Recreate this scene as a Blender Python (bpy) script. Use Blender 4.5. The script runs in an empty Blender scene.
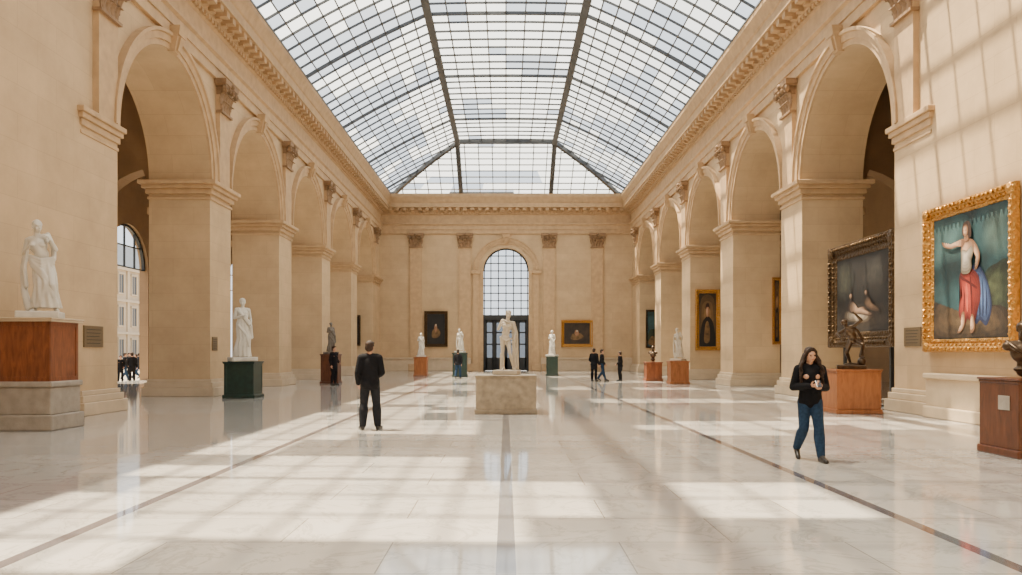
import bpy, bmesh, math, random
from mathutils import Vector, Matrix, Euler
random.seed(7)
S=bpy.context.scene
COL=S.collection
F=790.0; CX=506.0; HZ=352.0; CH=1.6
W=10.67; T=2.2; XO=20.3
P0=20.9; BAY=8.65; HP=1.075; RA=3.25
YF=66.9; YB=-13.7
PIERS=[P0+BAY*i for i in range(6)]
ZI=7.75; ZT=14.8
def wx(px,d): return (px-CX)*d/F
def wz(py,d): return CH+(HZ-py)*d/F

# ---------------------------------------------------------------- materials
def newmat(name):
    m=bpy.data.materials.new(name); m.use_nodes=True
    nt=m.node_tree; b=nt.nodes['Principled BSDF']
    return m,nt,b
def N(nt,t,**k):
    n=nt.nodes.new(t)
    for a,v in k.items(): setattr(n,a,v)
    return n
def L(nt,a,b): nt.links.new(a,b)
def simple(name,col,rough=0.6,metal=0,noise=0.0,nscale=8,bump=0.0,bscale=30,spec=None):
    m,nt,b=newmat(name)
    b.inputs['Roughness'].default_value=rough; b.inputs['Metallic'].default_value=metal
    if spec is not None: b.inputs['Specular IOR Level'].default_value=spec
    tc=N(nt,'ShaderNodeTexCoord')
    nz=N(nt,'ShaderNodeTexNoise'); nz.inputs['Scale'].default_value=nscale; nz.inputs['Detail'].default_value=5
    L(nt,tc.outputs['Object'],nz.inputs['Vector'])
    cr=N(nt,'ShaderNodeValToRGB')
    c=Vector(col)
    lo=[max(0,x*(1-noise)) for x in c]; hi=[min(1,x*(1+noise)) for x in c]
    cr.color_ramp.elements[0].position=0.3; cr.color_ramp.elements[1].position=0.7
    cr.color_ramp.elements[0].color=(*lo,1); cr.color_ramp.elements[1].color=(*hi,1)
    L(nt,nz.outputs['Fac'],cr.inputs['Fac']); L(nt,cr.outputs['Color'],b.inputs['Base Color'])
    if bump>0:
        n2=N(nt,'ShaderNodeTexNoise'); n2.inputs['Scale'].default_value=bscale; n2.inputs['Detail'].default_value=4
        L(nt,tc.outputs['Object'],n2.inputs['Vector'])
        bp=N(nt,'ShaderNodeBump'); bp.inputs['Strength'].default_value=bump; bp.inputs['Distance'].default_value=0.02
        L(nt,n2.outputs['Fac'],bp.inputs['Height']); L(nt,bp.outputs['Normal'],b.inputs['Normal'])
    return m
def stone_wall(name,col,bw=1.5,bh=0.62,joint=0.86):
    m,nt,b=newmat(name)
    b.inputs['Roughness'].default_value=0.75
    g=N(nt,'ShaderNodeNewGeometry')
    sn=N(nt,'ShaderNodeSeparateXYZ'); L(nt,g.outputs['True Normal'],sn.inputs[0])
    ab=N(nt,'ShaderNodeMath',operation='ABSOLUTE'); L(nt,sn.outputs['X'],ab.inputs[0])
    gt=N(nt,'ShaderNodeMath',operation='GREATER_THAN'); L(nt,ab.outputs[0],gt.inputs[0]); gt.inputs[1].default_value=0.6
    sp=N(nt,'ShaderNodeSeparateXYZ'); L(nt,g.outputs['Position'],sp.inputs[0])
    mx=N(nt,'ShaderNodeMix'); L(nt,gt.outputs[0],mx.inputs[0]); L(nt,sp.outputs['X'],mx.inputs[2]); L(nt,sp.outputs['Y'],mx.inputs[3])
    cb=N(nt,'ShaderNodeCombineXYZ'); L(nt,mx.outputs[0],cb.inputs[0]); L(nt,sp.outputs['Z'],cb.inputs[1])
    br=N(nt,'ShaderNodeTexBrick'); L(nt,cb.outputs[0],br.inputs['Vector'])
    br.inputs['Scale'].default_value=1.0; br.inputs['Brick Width'].default_value=bw; br.inputs['Row Height'].default_value=bh
    br.inputs['Mortar Size'].default_value=0.009; br.inputs['Mortar Smooth'].default_value=0.3
    c=Vector(col)
    br.inputs['Color1'].default_value=(*(c*1.02),1); br.inputs['Color2'].default_value=(*(c*0.95),1); br.inputs['Mortar'].default_value=(*(c*joint),1)
    nz=N(nt,'ShaderNodeTexNoise'); nz.inputs['Scale'].default_value=0.8; nz.inputs['Detail'].default_value=8; nz.inputs['Roughness'].default_value=0.65
    L(nt,g.outputs['Position'],nz.inputs['Vector'])
    mr=N(nt,'ShaderNodeMapRange'); L(nt,nz.outputs['Fac'],mr.inputs[0]); mr.inputs[1].default_value=0.25; mr.inputs[2].default_value=0.75; mr.inputs[3].default_value=0.82; mr.inputs[4].default_value=1.12
    mm=N(nt,'ShaderNodeVectorMath',operation='SCALE'); L(nt,br.outputs['Color'],mm.inputs[0]); L(nt,mr.outputs[0],mm.inputs['Scale'])
    L(nt,mm.outputs[0],b.inputs['Base Color'])
    bp=N(nt,'ShaderNodeBump'); bp.inputs['Strength'].default_value=0.22; bp.inputs['Distance'].default_value=0.02
    iv=N(nt,'ShaderNodeMath',operation='SUBTRACT'); iv.inputs[0].default_value=1.0; L(nt,br.outputs['Fac'],iv.inputs[1])
    L(nt,iv.outputs[0],bp.inputs['Height']); L(nt,bp.outputs['Normal'],b.inputs['Normal'])
    return m
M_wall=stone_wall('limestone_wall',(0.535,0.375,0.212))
M_aisle=stone_wall('shade_toned_aisle_stone',(0.29,0.18,0.092))  # limestone colour darkened to stand in for the shade inside the arches
M_trim=simple('limestone_trim',(0.475,0.315,0.168),0.7,0,0.12,3,0.15,25)
M_plinth=simple('pale_plinth_stone',(0.54,0.42,0.28),0.6,0,0.1,2,0.1,20)
M_marble=simple('white_marble',(0.62,0.585,0.51),0.4,0,0.10,4)
M_cream=simple('cream_marble',(0.50,0.43,0.33),0.45,0,0.1,4)
M_greyst=simple('grey_stone',(0.31,0.27,0.22),0.55,0,0.15,5,0.2,30)
M_dkst=simple('dark_grey_stone',(0.14,0.12,0.10),0.55,0,0.15,5,0.2,30)
M_pedst=simple('tan_pedestal_stone',(0.30,0.24,0.165),0.55,0,0.25,6,0.2,40)
M_bronze=simple('bronze',(0.085,0.055,0.033),0.30,0.8,0.3,9)
M_iron=simple('dark_iron',(0.03,0.032,0.034),0.5,0.3,0.1,4)
M_rib=simple('grey_painted_steel',(0.075,0.08,0.085),0.55,0.1,0.1,4)
M_green=simple('green_painted_panel',(0.013,0.034,0.027),0.35,0,0.25,6)
M_skin=simple('skin',(0.52,0.28,0.175),0.5,0,0.04,10)
M_black=simple('black_cloth',(0.008,0.008,0.010),0.9,0,0.2,20,0.3,60,.15)
M_char=simple('charcoal_cloth',(0.014,0.015,0.019),0.9,0,0.2,20,0.3,60,.15)
M_jean=simple('blue_denim',(0.02,0.043,0.085),0.9,0,0.25,25,0.3,80,.15)
M_hairb=simple('dark_brown_hair',(0.028,0.014,0.008),0.6,0,0.5,30,0.6,90,.25)
M_shoe=simple('shoe_leather',(0.015,0.012,0.01),0.4,0,0.1,10)
M_eye=simple('eye',(0.02,0.015,0.012),0.2)
M_lip=simple('lip',(0.40,0.13,0.10),0.5)
M_plaq=simple('brass_plaque',(0.17,0.12,0.065),0.4,0.3,0.2,30)
M_build=simple('pale_building_stone',(0.52,0.42,0.30),0.8,0,0.08,0.5)
M_slate=simple('slate_roof',(0.17,0.19,0.22),0.6,0,0.1,2)
M_pave=simple('paving',(0.3,0.27,0.22),0.8,0,0.1,1)
M_dglass=simple('dark_window_glass',(0.05,0.052,0.056),0.3)
def wood(name,c1,c2):
    m,nt,b=newmat(name); b.inputs['Roughness'].default_value=0.35
    tc=N(nt,'ShaderNodeTexCoord'); mp=N(nt,'ShaderNodeMapping'); mp.inputs['Scale'].default_value=(6,6,1.2)
    L(nt,tc.outputs['Object'],mp.inputs[0])
    nz=N(nt,'ShaderNodeTexNoise'); nz.inputs['Scale'].default_value=2.2; nz.inputs['Detail'].default_value=8; nz.inputs['Distortion'].default_value=0.8
    L(nt,mp.outputs[0],nz.inputs['Vector'])
    cr=N(nt,'ShaderNodeValToRGB'); cr.color_ramp.elements[0].position=0.3; cr.color_ramp.elements[1].position=0.7
    cr.color_ramp.elements[0].color=(*c1,1); cr.color_ramp.elements[1].color=(*c2,1)
    L(nt,nz.outputs['Fac'],cr.inputs[0]); L(nt,cr.outputs[0],b.inputs['Base Color'])
    return m
M_wood=wood('mahogany_wood',(0.12,0.032,0.011),(0.25,0.075,0.025))
M_woodl=wood('orange_oak_wood',(0.22,0.07,0.02),(0.36,0.13,0.042))
M_woodd=wood('dark_walnut_wood',(0.065,0.02,0.008),(0.13,0.04,0.016))
def goldmat(name,col,rough):
    m,nt,b=newmat(name); b.inputs['Base Color'].default_value=(*col,1); b.inputs['Metallic'].default_value=0.75; b.inputs['Roughness'].default_value=rough
    tc=N(nt,'ShaderNodeTexCoord'); v=N(nt,'ShaderNodeTexVoronoi'); v.inputs['Scale'].default_value=12
    L(nt,tc.outputs['Object'],v.inputs['Vector'])
    bp=N(nt,'ShaderNodeBump'); bp.inputs['Strength'].default_value=0.9; bp.inputs['Distance'].default_value=0.04
    L(nt,v.outputs['Distance'],bp.inputs['Height']); L(nt,bp.outputs['Normal'],b.inputs['Normal'])
    return m
M_gold=goldmat('gilded_frame',(0.50,0.25,0.055),0.4)
M_dgold=goldmat('dark_gilded_frame',(0.08,0.046,0.019),0.42)

def floor_mat():
    m,nt,b=newmat('polished_marble_floor')
    g=N(nt,'ShaderNodeNewGeometry')
    sp=N(nt,'ShaderNodeSeparateXYZ'); L(nt,g.outputs['Position'],sp.inputs[0])
    br=N(nt,'ShaderNodeTexBrick'); br.offset=0.5
    br.inputs['Scale'].default_value=1.0; br.inputs['Brick Width'].default_value=1.9; br.inputs['Row Height'].default_value=0.95
    br.inputs['Mortar Size'].default_value=0.006; br.inputs['Mortar Smooth'].default_value=0.2
    br.inputs['Color1'].default_value=(0.535,0.51,0.475,1); br.inputs['Color2'].default_value=(0.445,0.425,0.395,1); br.inputs['Mortar'].default_value=(0.26,0.24,0.21,1)
    L(nt,g.outputs['Position'],br.inputs['Vector'])
    nz=N(nt,'ShaderNodeTexNoise'); nz.inputs['Scale'].default_value=0.9; nz.inputs['Detail'].default_value=9; nz.inputs['Roughness'].default_value=0.65; nz.inputs['Distortion'].default_value=1.6
    L(nt,g.outputs['Position'],nz.inputs['Vector'])
    cr=N(nt,'ShaderNodeValToRGB'); e=cr.color_ramp.elements
    e[0].position=0.35; e[0].color=(1,1,1,1); e[1].position=0.62; e[1].color=(0.92,0.91,0.89,1)
    for p,v in ((0.47,0.96),(0.495,0.74),(0.52,0.96)):
        x=e.new(p); x.color=(v,v*0.99,v*0.97,1)
    L(nt,nz.outputs['Fac'],cr.inputs[0])
    mu=N(nt,'ShaderNodeMix',data_type='RGBA',blend_type='MULTIPLY'); mu.inputs[0].default_value=1
    L(nt,br.outputs['Color'],mu.inputs[6]); L(nt,cr.outputs[0],mu.inputs[7])
    ab=N(nt,'ShaderNodeMath',operation='ABSOLUTE'); L(nt,sp.outputs['X'],ab.inputs[0])
    c0=N(nt,'ShaderNodeMath',operation='LESS_THAN'); L(nt,ab.outputs[0],c0.inputs[0]); c0.inputs[1].default_value=0.075
    s1=N(nt,'ShaderNodeMath',operation='SUBTRACT'); L(nt,ab.outputs[0],s1.inputs[0]); s1.inputs[1].default_value=3.8
    a1=N(nt,'ShaderNodeMath',operation='ABSOLUTE'); L(nt,s1.outputs[0],a1.inputs[0])
    c1=N(nt,'ShaderNodeMath',operation='LESS_THAN'); L(nt,a1.outputs[0],c1.inputs[0]); c1.inputs[1].default_value=0.065
    m1=N(nt,'ShaderNodeMix',data_type='RGBA'); L(nt,c1.outputs[0],m1.inputs[0]); L(nt,mu.outputs[2],m1.inputs[6]); m1.inputs[7].default_value=(0.12,0.105,0.11,1)
    ms=N(nt,'ShaderNodeMix',data_type='RGBA'); L(nt,c0.outputs[0],ms.inputs[0]); L(nt,m1.outputs[2],ms.inputs[6]); ms.inputs[7].default_value=(0.17,0.17,0.18,1)
    L(nt,ms.outputs[2],b.inputs['Base Color'])
    n3=N(nt,'ShaderNodeTexNoise'); n3.inputs['Scale'].default_value=2.5; n3.inputs['Detail'].default_value=4
    L(nt,g.outputs['Position'],n3.inputs['Vector'])
    mr=N(nt,'ShaderNodeMapRange'); L(nt,n3.outputs['Fac'],mr.inputs[0]); mr.inputs[3].default_value=0.03; mr.inputs[4].default_value=0.10
    L(nt,mr.outputs[0],b.inputs['Roughness'])
    b.inputs['IOR'].default_value=2.0
    return m
M_floor=floor_mat()
# roof glass: rows of clear panes between frosted ones. uv = (pane column, pane row)
def roof_glass():
    m,nt,b=newmat('roof_glass'); nt.nodes.remove(b); out=nt.nodes['Material Output']
    uv=N(nt,'ShaderNodeUVMap')
    fl=N(nt,'ShaderNodeVectorMath',operation='FLOOR'); L(nt,uv.outputs[0],fl.inputs[0])
    wn=N(nt,'ShaderNodeTexWhiteNoise',noise_dimensions='2D'); L(nt,fl.outputs[0],wn.inputs['Vector'])
    nz=N(nt,'ShaderNodeTexNoise'); nz.inputs['Scale'].default_value=0.24; nz.inputs['Detail'].default_value=1
    L(nt,fl.outputs[0],nz.inputs['Vector'])
    sp=N(nt,'ShaderNodeSeparateXYZ'); L(nt,fl.outputs[0],sp.inputs[0])
    mu=N(nt,'ShaderNodeMath',operation='MULTIPLY_ADD'); L(nt,sp.outputs['Y'],mu.inputs[0]); mu.inputs[1].default_value=math.pi/4; mu.inputs[2].default_value=-math.pi/4*22.4
    co=N(nt,'ShaderNodeMath',operation='COSINE'); L(nt,mu.outputs[0],co.inputs[0])
    a0=N(nt,'ShaderNodeMath',operation='MULTIPLY_ADD'); L(nt,co.outputs[0],a0.inputs[0]); a0.inputs[1].default_value=0.13; L(nt,nz.outputs['Fac'],a0.inputs[2])
    ad=N(nt,'ShaderNodeMath',operation='MULTIPLY_ADD'); L(nt,wn.outputs['Value'],ad.inputs[0]); ad.inputs[1].default_value=0.14; L(nt,a0.outputs[0],ad.inputs[2])
    dv=N(nt,'ShaderNodeMath',operation='DIVIDE'); L(nt,sp.outputs['X'],dv.inputs[0]); dv.inputs[1].default_value=26.0
    rp=N(nt,'ShaderNodeValToRGB'); e=rp.color_ramp.elements
    e[0].position=0; e[0].color=(.66,)*3+(1,); e[1].position=1; e[1].color=(.62,)*3+(1,)
    for p_,v_ in ((.20,.62),(.29,.42),(.5,.44),(.74,.46),(.84,.60)):
        q=e.new(p_); q.color=(v_,)*3+(1,)
    L(nt,dv.outputs[0],rp.inputs[0])
    sb=N(nt,'ShaderNodeMath',operation='ADD'); L(nt,rp.outputs[0],sb.inputs[0]); L(nt,ad.outputs[0],sb.inputs[1])
    gt=N(nt,'ShaderNodeMath',operation='GREATER_THAN'); L(nt,sb.outputs[0],gt.inputs[0]); gt.inputs[1].default_value=1.14
    tcl=N(nt,'ShaderNodeBsdfTransparent'); tcl.inputs[0].default_value=(0.95,0.96,0.96,1)
    tfr=N(nt,'ShaderNodeBsdfTransparent'); tfr.inputs[0].default_value=(0.88,0.91,0.93,1)
    tl=N(nt,'ShaderNodeBsdfTranslucent'); tl.inputs[0].default_value=(0.44,0.475,0.52,1)
    m1=N(nt,'ShaderNodeMixShader'); m1.inputs[0].default_value=0.8; L(nt,tfr.outputs[0],m1.inputs[1]); L(nt,tl.outputs[0],m1.inputs[2])
    m0=N(nt,'ShaderNodeMixShader'); m0.inputs[0].default_value=0.06; L(nt,tcl.outputs[0],m0.inputs[1]); L(nt,tl.outputs[0],m0.inputs[2])
    mm=N(nt,'ShaderNodeMixShader'); L(nt,gt.outputs[0],mm.inputs[0]); L(nt,m1.outputs[0],mm.inputs[1]); L(nt,m0.outputs[0],mm.inputs[2])
    L(nt,mm.outputs[0],out.inputs[0])
    return m
M_roof=roof_glass()
def clear_glass(name,tint):
    m,nt,b=newmat(name); nt.nodes.remove(b); out=nt.nodes['Material Output']
    t=N(nt,'ShaderNodeBsdfTransparent'); t.inputs[0].default_value=(*tint,1)
    g=N(nt,'ShaderNodeBsdfGlossy'); g.inputs['Roughness'].default_value=0.05
    m0=N(nt,'ShaderNodeMixShader'); m0.inputs[0].default_value=0.04; L(nt,t.outputs[0],m0.inputs[1]); L(nt,g.outputs[0],m0.inputs[2])
    L(nt,m0.outputs[0],out.inputs[0]); return m
M_glass=clear_glass('window_glass',(.95,.97,.98))
M_tglass=clear_glass('tinted_door_glass',(.42,.44,.46))

# ---------------------------------------------------------------- mesh helpers
def mk(name,bm,mats,parent=None,smooth=False,kind=None,label=None,cat=None,group=None,loc=None,norm=True):
    if norm and bm.faces: bmesh.ops.recalc_face_normals(bm,faces=bm.faces)
    me=bpy.data.meshes.new(name); bm.to_mesh(me); bm.free()
    if not isinstance(mats,(list,tuple)): mats=[mats]
    for m in mats: me.materials.append(m)
    if smooth: me.polygons.foreach_set('use_smooth',[True]*len(me.polygons))
    return mko(name,me,parent,kind,label,cat,group,loc)
def mko(name,me,parent=None,kind=None,label=None,cat=None,group=None,loc=None):
    o=bpy.data.objects.new(name,me); COL.objects.link(o)
    if parent: o.parent=parent
    if loc: o.location=loc
    if kind: o['kind']=kind
    if label: o['label']=label
    if cat: o['category']=cat
    if group: o['group']=group
    return o
def empty(name,loc,label,cat,group=None,rotz=0):
    o=bpy.data.objects.new(name,None); o.empty_display_size=0.2; COL.objects.link(o)
    o.location=loc; o.rotation_euler=(0,0,rotz); o['label']=label; o['category']=cat
    if group: o['group']=group
    return o
def clone(o,loc=None,rotz=None,scale=None,label=None,parent=None):
    c=o.copy(); COL.objects.link(c)
    if parent: c.parent=parent
    if loc: c.location=loc
    if rotz is not None: c.rotation_euler=(0,0,rotz)
    if scale: c.scale=(scale,)*3
    if label: c['label']=label
    for ch in o.children: clone(ch,parent=c)
    return c
def box(bm,x0,x1,y0,y1,z0,z1,bev=0,mi=0):
    vs=[bm.verts.new((x,y,z)) for x in (x0,x1) for y in (y0,y1) for z in (z0,z1)]
    fs=[]
    for q in ((0,1,3,2),(4,6,7,5),(0,4,5,1),(2,3,7,6),(0,2,6,4),(1,5,7,3)):
        f=bm.faces.new([vs[i] for i in q]); f.material_index=mi; fs.append(f)
    if bev>0:
        es=list({e for f in fs for e in f.edges})
        bmesh.ops.bevel(bm,geom=es,offset=bev,segments=2,affect='EDGES',profile=0.5)
def P_right(s,t,z): return (W+t,s,z)
def P_left(s,t,z): return (-(W+t),s,z)
def arch_wall(bm,segs,P,t0,t1,zt,n=28):
    def q(*pts): bm.faces.new([bm.verts.new(P(*p)) for p in pts])
    for g in segs:
        s0,s1=g[1],g[2]
        if g[0]=='solid':
            for t in (t0,t1): q((s0,t,0),(s1,t,0),(s1,t,zt),(s0,t,zt))
        else:
            zs,zb=g[3],g[4]; c=(s0+s1)/2; r=(s1-s0)/2
            pts=[(c-r*math.cos(math.pi*i/n),zs+r*math.sin(math.pi*i/n)) for i in range(n+1)]
            for i in range(n):
                a,b=pts[i],pts[i+1]
                for t in (t0,t1): q((a[0],t,a[1]),(b[0],t,b[1]),(b[0],t,zt),(a[0],t,zt))
                q((a[0],t0,a[1]),(a[0],t1,a[1]),(b[0],t1,b[1]),(b[0],t0,b[1]))
            for s in (s0,s1): q((s,t0,zb),(s,t1,zb),(s,t1,zs),(s,t0,zs))
            if zb>0:
                for t in (t0,t1): q((s0,t,0),(s1,t,0),(s1,t,zb),(s0,t,zb))
                q((s0,t0,zb),(s1,t0,zb),(s1,t1,zb),(s0,t1,zb))
    a,b=segs[0][1],segs[-1][2]
    q((a,t0,zt),(b,t0,zt),(b,t1,zt),(a,t1,zt)); q((a,t0,0),(a,t1,0),(a,t1,zt),(a,t0,zt)); q((b,t0,0),(b,t1,0),(b,t1,zt),(b,t0,zt))
    bmesh.ops.remove_doubles(bm,verts=bm.verts,dist=0.0005)
TR=[0]
def trim(bm,mat=None,smooth=False,name=None):
    TR[0]+=1
    return mk(name or ('trim_%d'%TR[0]),bm,mat or M_trim,kind='structure',smooth=smooth)

# ---------------------------------------------------------------- shell
def pe(k): return PIERS[k]+HP-(.28 if k==0 else 0)
ARC=[(pe(i),PIERS[i+1]-HP) for i in range(5)]
segs=[('solid',YB,ARC[0][0])]
for i in range(5):
    a,b=ARC[i]
    segs.append(('arch',a,b,ZI,0)); 
    segs.append(('solid',b,pe(i+1) if i<4 else YF))
for nm,P in (('wall_left',P_left),('wall_right',P_right)):
    bm=bmesh.new(); arch_wall(bm,segs,P,0,T,ZT); mk(nm,bm,M_wall,kind='structure')
dw=1.93; zsp=8.5
bm=bmesh.new()
arch_wall(bm,[('solid',-W,-dw),('arch',-dw,dw,zsp,0),('solid',dw,W)],lambda s,t,z:(s,YF+t,z),0,1.0,ZT)
mk('wall_far',bm,M_wall,kind='structure')
bm=bmesh.new(); box(bm,-W,W,YB-1,YB,0,20.3); mk('wall_back',bm,M_wall,kind='structure')
ws=[]; last=18.0
for i in range(5):
    c=(PIERS[i]+PIERS[i+1])/2
    ws.append(('solid',last,c-2.3)); ws.append(('arch',c-2.3,c+2.3,6.2,0.0)); last=c+2.3
ws.append(('solid',last,YF))
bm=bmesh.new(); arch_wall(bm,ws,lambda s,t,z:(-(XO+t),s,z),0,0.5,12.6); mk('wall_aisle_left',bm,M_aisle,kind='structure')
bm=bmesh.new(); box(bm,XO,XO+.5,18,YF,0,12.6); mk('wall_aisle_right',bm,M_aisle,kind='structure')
for sg,nm in ((-1,'left'),(1,'right')):
    bm=bmesh.new()
    xa,xb=sorted((sg*(W+T),sg*XO)); 
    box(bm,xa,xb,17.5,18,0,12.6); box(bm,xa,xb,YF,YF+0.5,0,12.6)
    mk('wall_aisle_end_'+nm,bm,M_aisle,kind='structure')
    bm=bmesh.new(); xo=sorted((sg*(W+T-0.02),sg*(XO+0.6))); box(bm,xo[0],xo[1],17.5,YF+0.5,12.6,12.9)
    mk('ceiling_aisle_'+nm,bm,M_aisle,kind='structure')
    for p in PIERS:
        bm=bmesh.new(); a=W+T; b=XO; c=(a+b)/2; r=3.5
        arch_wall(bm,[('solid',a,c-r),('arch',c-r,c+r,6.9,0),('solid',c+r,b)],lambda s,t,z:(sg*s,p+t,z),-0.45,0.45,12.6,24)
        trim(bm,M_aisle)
        bm=bmesh.new()
        for u0,u1 in ((a,c-r),(c+r,b)):
            x0,x1=sorted((sg*u0,sg*u1)); box(bm,x0-.08,x1+.08,p-.6,p+.6,6.65,6.9)
        trim(bm,M_trim)
bm=bmesh.new(); box(bm,-XO-0.5,XO+0.5,YB-1,YF+1,-0.2,0); mk('floor',bm,M_floor,kind='structure')
bm=bmesh.new(); box(bm,-150,150,-60,260,-0.3,-0.205); mk('ground',bm,M_pave,kind='structure')
prof=[(0,11.6),(.12,11.6),(.12,11.95),(.17,11.95),(.17,12.3),(.28,12.36),(.28,12.45),(.1,12.5),(.1,13.2),(.16,13.25),(.22,13.38),(.34,13.42),(.34,13.62),(.34,13.72),(.86,13.72),(.86,14.1),(.92,14.14),(1.0,14.35),(1.1,14.55),(1.1,14.8),(0,14.8)]
def entab(P,s0,s1):
    bm=bmesh.new()
    A=[bm.verts.new(P(s0,p,z)) for p,z in prof]; B=[bm.verts.new(P(s1,p,z)) for p,z in prof]
    for i in range(len(prof)-1): bm.faces.new((A[i],A[i+1],B[i+1],B[i]))
    n=int((s1-s0)/0.62)
    def bx(sa,sb,pa,pb,za,zb):
        vs=[bm.verts.new(P(s,p,z)) for s in (sa,sb) for p in (pa,pb) for z in (za,zb)]
        for q in ((0,1,3,2),(4,6,7,5),(0,4,5,1),(2,3,7,6),(0,2,6,4),(1,5,7,3)): bm.faces.new([vs[i] for i in q])
    for i in range(n):
        s=s0+(i+.5)*(s1-s0)/n
        bx(s-.15,s+.15,.33,.78,13.5,13.715); bx(s-.12,s+.12,.33,.52,13.42,13.5)
    m=int((s1-s0)/0.3)
    for i in range(m):
        s=s0+(i+.5)*(s1-s0)/m
        bx(s-.085,s+.085,.2,.3,13.26,13.4)
    return bm
trim(entab(lambda s,p,z:(W-p,s,z),YB,YF)); trim(entab(lambda s,p,z:(-(W-p),s,z),YB,YF)); trim(entab(lambda s,p,z:(s,YF-p,z),-W,W))
for sg in (-1,1):
    bm=bmesh.new(); a,b=sorted((sg*9.66,sg*(W+T))); box(bm,a,b,YB-1,YF+1,14.8,14.98); trim(bm,M_rib)  # slab over the wall tops, added to block light leaks
def stack(bm,x0,x1,y0,y1,lv):
    for z0,z1,p in lv: box(bm,x0-p,x1+p,y0-p,y1+p,z0,z1,0.02)
imp=[(7.1,7.2,.05),(7.3,7.48,.10),(7.48,7.62,.2),(7.62,7.76,.3)]
bas=[(0,.32,.2),(.32,.5,.13),(.5,.62,.06)]
for sg in (-1,1):
    for k,p in enumerate(PIERS):
        y0,y1=p-HP,pe(k)
        if k==5: y1=YF-0.4
        a,b=sorted((sg*W,sg*(W+T)))
        bm=bmesh.new(); stack(bm,a,b,y0,y1,imp if k else [(z0,z1,q*.6) for z0,z1,q in imp]); trim(bm)
        bm=bmesh.new(); stack(bm,a,b,y0,y1,bas); TR[0]+=1
        mk('trim_%d'%TR[0],bm,M_plinth,kind='structure')
        bm=bmesh.new(); a,b=sorted((sg*(W-.16),sg*W)); box(bm,a,b,p-.5,p+.5,7.76,11.62)
        trim(bm)
    bm=bmesh.new()
    if sg>0:
        box(bm,W-.28,W,YB,PIERS[0]-HP-.25,0,0.95,0.02); box(bm,W-.36,W,YB,PIERS[0]-HP-.25,0.95,1.08,0.03); box(bm,W-.36,W,YB,PIERS[0]-HP-.25,0,0.28,0.03)
    else:
        box(bm,-W,-W+.05,YB,PIERS[0]-HP-.25,0,0.5,0.01)
    mk('baseboard_'+('left' if sg<0 else 'right'),bm,M_plinth,kind='structure')
bm=bmesh.new()
for a,b in ((-W,-2.95),(2.95,W)): box(bm,a,b,YF-.2,YF,0,1.0,.02); box(bm,a,b,YF-.28,YF,1.0,1.12,.02)
mk('baseboard_far',bm,M_plinth,kind='structure')
def archivolt(P,c,zs,r,sgn=1):
    bm=bmesh.new(); n=40
    pr=[(r,0),(r,.08),(r+.18,.08),(r+.18,.13),(r+.38,.15),(r+.40,.22),(r+.5,.22),(r+.5,0)]
    rows=[]
    for i in range(n+1):
        a=math.pi*i/n
        rows.append([bm.verts.new(P(c-q*math.cos(a),p,zs+q*math.sin(a))) for q,p in pr])
    for i in range(n):
        for j in range(len(pr)-1): bm.faces.new((rows[i][j],rows[i][j+1],rows[i+1][j+1],rows[i+1][j]))
    def kb(w0,w1,z0,z1,p0,p1):
        ks=[(sx,p,z) for sx in (-1,1) for p in (0,1) for z in (z0,z1)]
        vs=[bm.verts.new(P(c+sx*(w0 if z==z0 else w1),((p0 if z==z0 else p1) if p else 0),z)) for sx,p,z in ks]
        for q in ((0,1,3,2),(4,6,7,5),(0,4,5,1),(2,3,7,6),(0,2,6,4),(1,5,7,3)): bm.faces.new([vs[i] for i in q])
    kb(.18,.26,zs+r-.05,zs+r+.45,.22,.36); kb(.27,.33,zs+r+.45,zs+r+.72,.40,.46); kb(.10,.14,zs+r+.0,zs+r+.4,.30,.42)
    return bm
for a,b in ARC:
    c=(a+b)/2; r=(b-a)/2
    trim(archivolt(lambda s,p,z:(W-p,s,z),c,ZI,r)); trim(archivolt(lambda s,p,z:(-(W-p),s,z),c,ZI,r))
trim(archivolt(lambda s,p,z:(s,YF-p,z),0,zsp,2.3))
bm=bmesh.new()
for s in (-1,1):
    a,b=sorted((s*2.3,s*2.8)); box(bm,a,b,YF-.22,YF,0,8.3); a,b=sorted((s*2.2,s*2.95)); box(bm,a,b,YF-.34,YF,8.2,8.5,.03); box(bm,a,b,YF-.34,YF,0,.6,.03)
    a,b=sorted((s*dw,s*2.3)); box(bm,a,b,YF-.08,YF,0,8.5)
trim(bm)
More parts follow.
